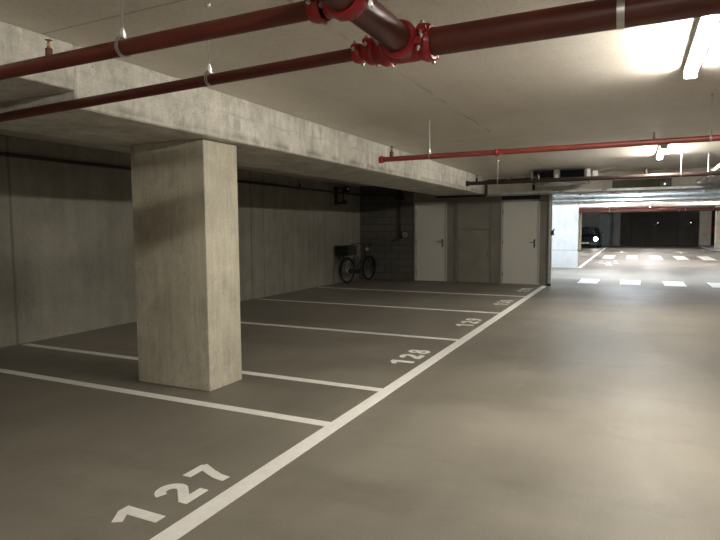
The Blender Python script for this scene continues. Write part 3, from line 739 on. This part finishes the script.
# overhead services beyond the opening (all across, x direction)
def run(name, label, y, z, r, mat, cat='pipe', x0=-6, x1=9, group=None):
    t = thing(name, label, cat, (0, y, z), group)
    MB().cyl((x0, y, z), (x1, y, z), r, n=18).build('pipe_run', mat, t)
    for k in range(4):
        x = -4.5 + k * 3.4
        if x > x1: continue
        MB().lathe((x - .02, y, z), (1, 0, 0), [(0, r + .006), (.04, r + .006)], 18).cyl((x, y, z + r), (x, y, ZC), .006, n=6).build('hanger', 'steel', t)
    return t
def tray(y, z, w, label, x0=-6, x1=9):
    t = thing('cable_tray', label, 'cable tray', (0, y, z), 'cable trays beyond the opening')
    MB().box((x0, y - w / 2, z), (x1, y + w / 2, z + .006)).box((x0, y - w / 2, z), (x1, y - w / 2 + .006, z + .06)).box((x0, y + w / 2 - .006, z), (x1, y + w / 2, z + .06)).build('tray', 'galv', t)
    for i in range(4):
        MB().tube([(x, y - w / 2 + .05 + i * (w - .1) / 3 + .01 * math.sin(x * 2 + i), z + .02) for x in [x0 + .5 * q for q in range(int((x1 - x0) / .5) + 1)]], .011, 6).build('cable', 'black' if i % 2 else 'white_plastic', t)
    for k in range(4):
        x = -4.5 + k * 3
        MB().box((x, y - w / 2 - .03, z - .03), (x + .04, y + w / 2 + .03, z - .001)).cyl((x + .02, y - w / 2 - .015, z - .03), (x + .02, y - w / 2 - .015, ZC), .005, n=6).cyl((x + .02, y + w / 2 + .015, z - .03), (x + .02, y + w / 2 + .015, ZC), .005, n=6).build('bracket', 'galv', t)
tray(16.5, 2.40, .4, 'perforated cable tray directly behind the bulkhead')
tray(19.2, 2.40, .5, 'wider cable tray hanging in front of the white wall')
dct = thing('air_duct', 'flat galvanised air duct crossing just beyond the bulkhead', 'duct', (0, 17.2, 2.38))
MB().box((-6, 16.95, 2.40), (9, 17.45, 2.60), .006).build('duct_run', 'galv', dct)
for x in (-4.4, -2.9, -1.4, .1, 1.6, 3.1, 4.6): MB().box((x, 16.92, 2.37), (x + .05, 17.48, 2.63), .003).cyl((x + .025, 16.95, 2.6), (x + .025, 16.95, ZC), .006, n=6).cyl((x + .025, 17.45, 2.6), (x + .025, 17.45, ZC), .006, n=6).build('flange', 'steel', dct)
run('galvanised_pipe', 'round galvanised pipe just beyond the bulkhead', 17.7, 2.33, .055, 'galv')
run('galvanised_pipe', 'thin galvanised pipe next to the cable trays', 18.4, 2.26, .03, 'galv')
run('galvanised_pipe', 'galvanised pipe close to the top of the white wall', 21.35, 2.40, .05, 'galv')
bmf = MB().box((-1.83, 23.2, 2.42), (FX1, 24.0, ZC), .01)
tag(bmf.build('concrete_beam', 'wall_far', origin=(4, 23.6, 2.42)), 'dark-shaded crossbeam in the far hall behind the white wall', 'beam')
run('beige_pipe', 'pale beige pipe across the far hall ceiling', 26.0, 2.36, .075, 'bulkhead', x0=-8, x1=11)
run('sprinkler_pipe', 'thick red pipe crossing the far hall above the second crossing', 30.0, 2.27, .10, 'red_dull', x0=-8, x1=1.05)
run('sprinkler_pipe', 'thin red pipe just before the far crossing', 28.0, 2.36, .035, 'red_dull', x0=-8, x1=11)
run('sprinkler_pipe', 'dull red pipe spanning the far hall to the right', 33.0, 2.33, .06, 'red_pipe', x0=-8, x1=11)
run('sprinkler_pipe', 'dark red pipe deep in the far hall', 37.5, 2.36, .05, 'dark_pipe', x0=-8, x1=11)
run('galvanised_pipe', 'grey pipe deep in the far hall near the arrows', 35.0, 2.38, .06, 'galv', x0=-8, x1=11)

# ------------------------------------------------------------------ parked car (front towards camera)
car = thing('car', 'dark car with a lit headlight parked left of the far line', 'car', (-3.0, 42.6, 0))
CW = .90
prof = [(0, .28), (.02, .62), (.10, .76), (.95, .93), (1.65, 1.40), (2.9, 1.45), (3.7, 1.05), (4.2, .98), (4.25, .35), (3.9, .22), (.2, .2)]   # (y back from nose, z)
def sec(scale, xs):
    return [(-3.0 + xs, 41.6 + y * 1.0, z) for y, z in prof]
rings = []
for xs, dz in ((-CW, -.10), (-CW + .06, -.04), (-CW * .5, 0), (0, .015), (CW * .5, 0), (CW - .06, -.04), (CW, -.10)):
    pinch = .12 if abs(xs) > CW - .01 else (.05 if abs(xs) > .8 else 0)
    rings.append([(-3.0 + xs * (1 - (.20 if z > 1.2 else (.08 if z > .95 else 0))), 41.6 + y + pinch * (1 - y / 4.25) * 1.2 - pinch * (y / 4.25), z + (dz if z > .5 else -dz * .3)) for y, z in prof])
MB().loft(rings).build('body', 'car_paint', car)
MB().prism([(-3.62, .96), (-2.38, .96), (-2.52, 1.36), (-3.48, 1.36)], 42.50, 42.52, 'xz').build('windscreen', 'glass_dark', car)
for s in (-1, 1):
    x = -3.0 + s * .66
    MB().lathe((x, 41.66, .64), (0, -1, 0), [(0, .13), (.05, .13), (.07, .09)], 18).build('headlight', 'headlight' if s > 0 else 'glass_dark', car)
    MB().box((-3.0 + s * 1.0 - .08, 42.75, .95), (-3.0 + s * 1.0 + .08, 42.87, 1.08), .02).build('mirror', 'car_paint', car)
    for y in (42.4, 45.0):
        w_ = MB().ring((-3.0 + s * .80, y, .32), (1, 0, 0), .25, .075, 28, 10).build('wheel', 'rubber', car)
        MB().lathe((-3.0 + s * .88, y, .32), (s, 0, 0), [(-.1, .19), (0, .19), (.01, .05)], 18).build('hubcap', 'grey_plastic', w_)
MB().box((-3.4, 41.56, .38), (-2.6, 41.62, .52), .01).build('grille', 'black', car)
MB().box((-3.26, 41.53, .30), (-2.74, 41.555, .40), .003).build('number_plate', 'white_plastic', car)

# ------------------------------------------------------------------ camera, world, view
cam = bpy.data.cameras.new('camera'); co = bpy.data.objects.new('camera', cam); C.objects.link(co)
cam.sensor_width = 36; cam.lens = 565.3 / 720 * 36; cam.clip_start = .05; cam.clip_end = 200
r_ = V((0.90016375, 0.43548758, -0.00746964)); u_ = V((-0.02555318, 0.06992381, 0.997225)); f_ = V((-0.43480141, 0.89747492, -0.07407097))
mm = Matrix((r_, u_, -f_)).transposed().to_4x4(); mm.translation = V((0, 0, 1.5)); co.matrix_world = mm
S.camera = co
wd = bpy.data.worlds.new('world'); S.world = wd; wd.use_nodes = True
wd.node_tree.nodes['Background'].inputs[0].default_value = (.02, .02, .022, 1); wd.node_tree.nodes['Background'].inputs[1].default_value = 1
S.view_settings.view_transform = 'Standard'; S.view_settings.look = 'None'; S.view_settings.gamma = 1; S.view_settings.use_curve_mapping = False
S.view_settings.exposure = 0.54
S.cycles.use_denoising = True
S.cycles.max_bounces = 8; S.cycles.diffuse_bounces = 6
S.cycles.sample_clamp_indirect = 6
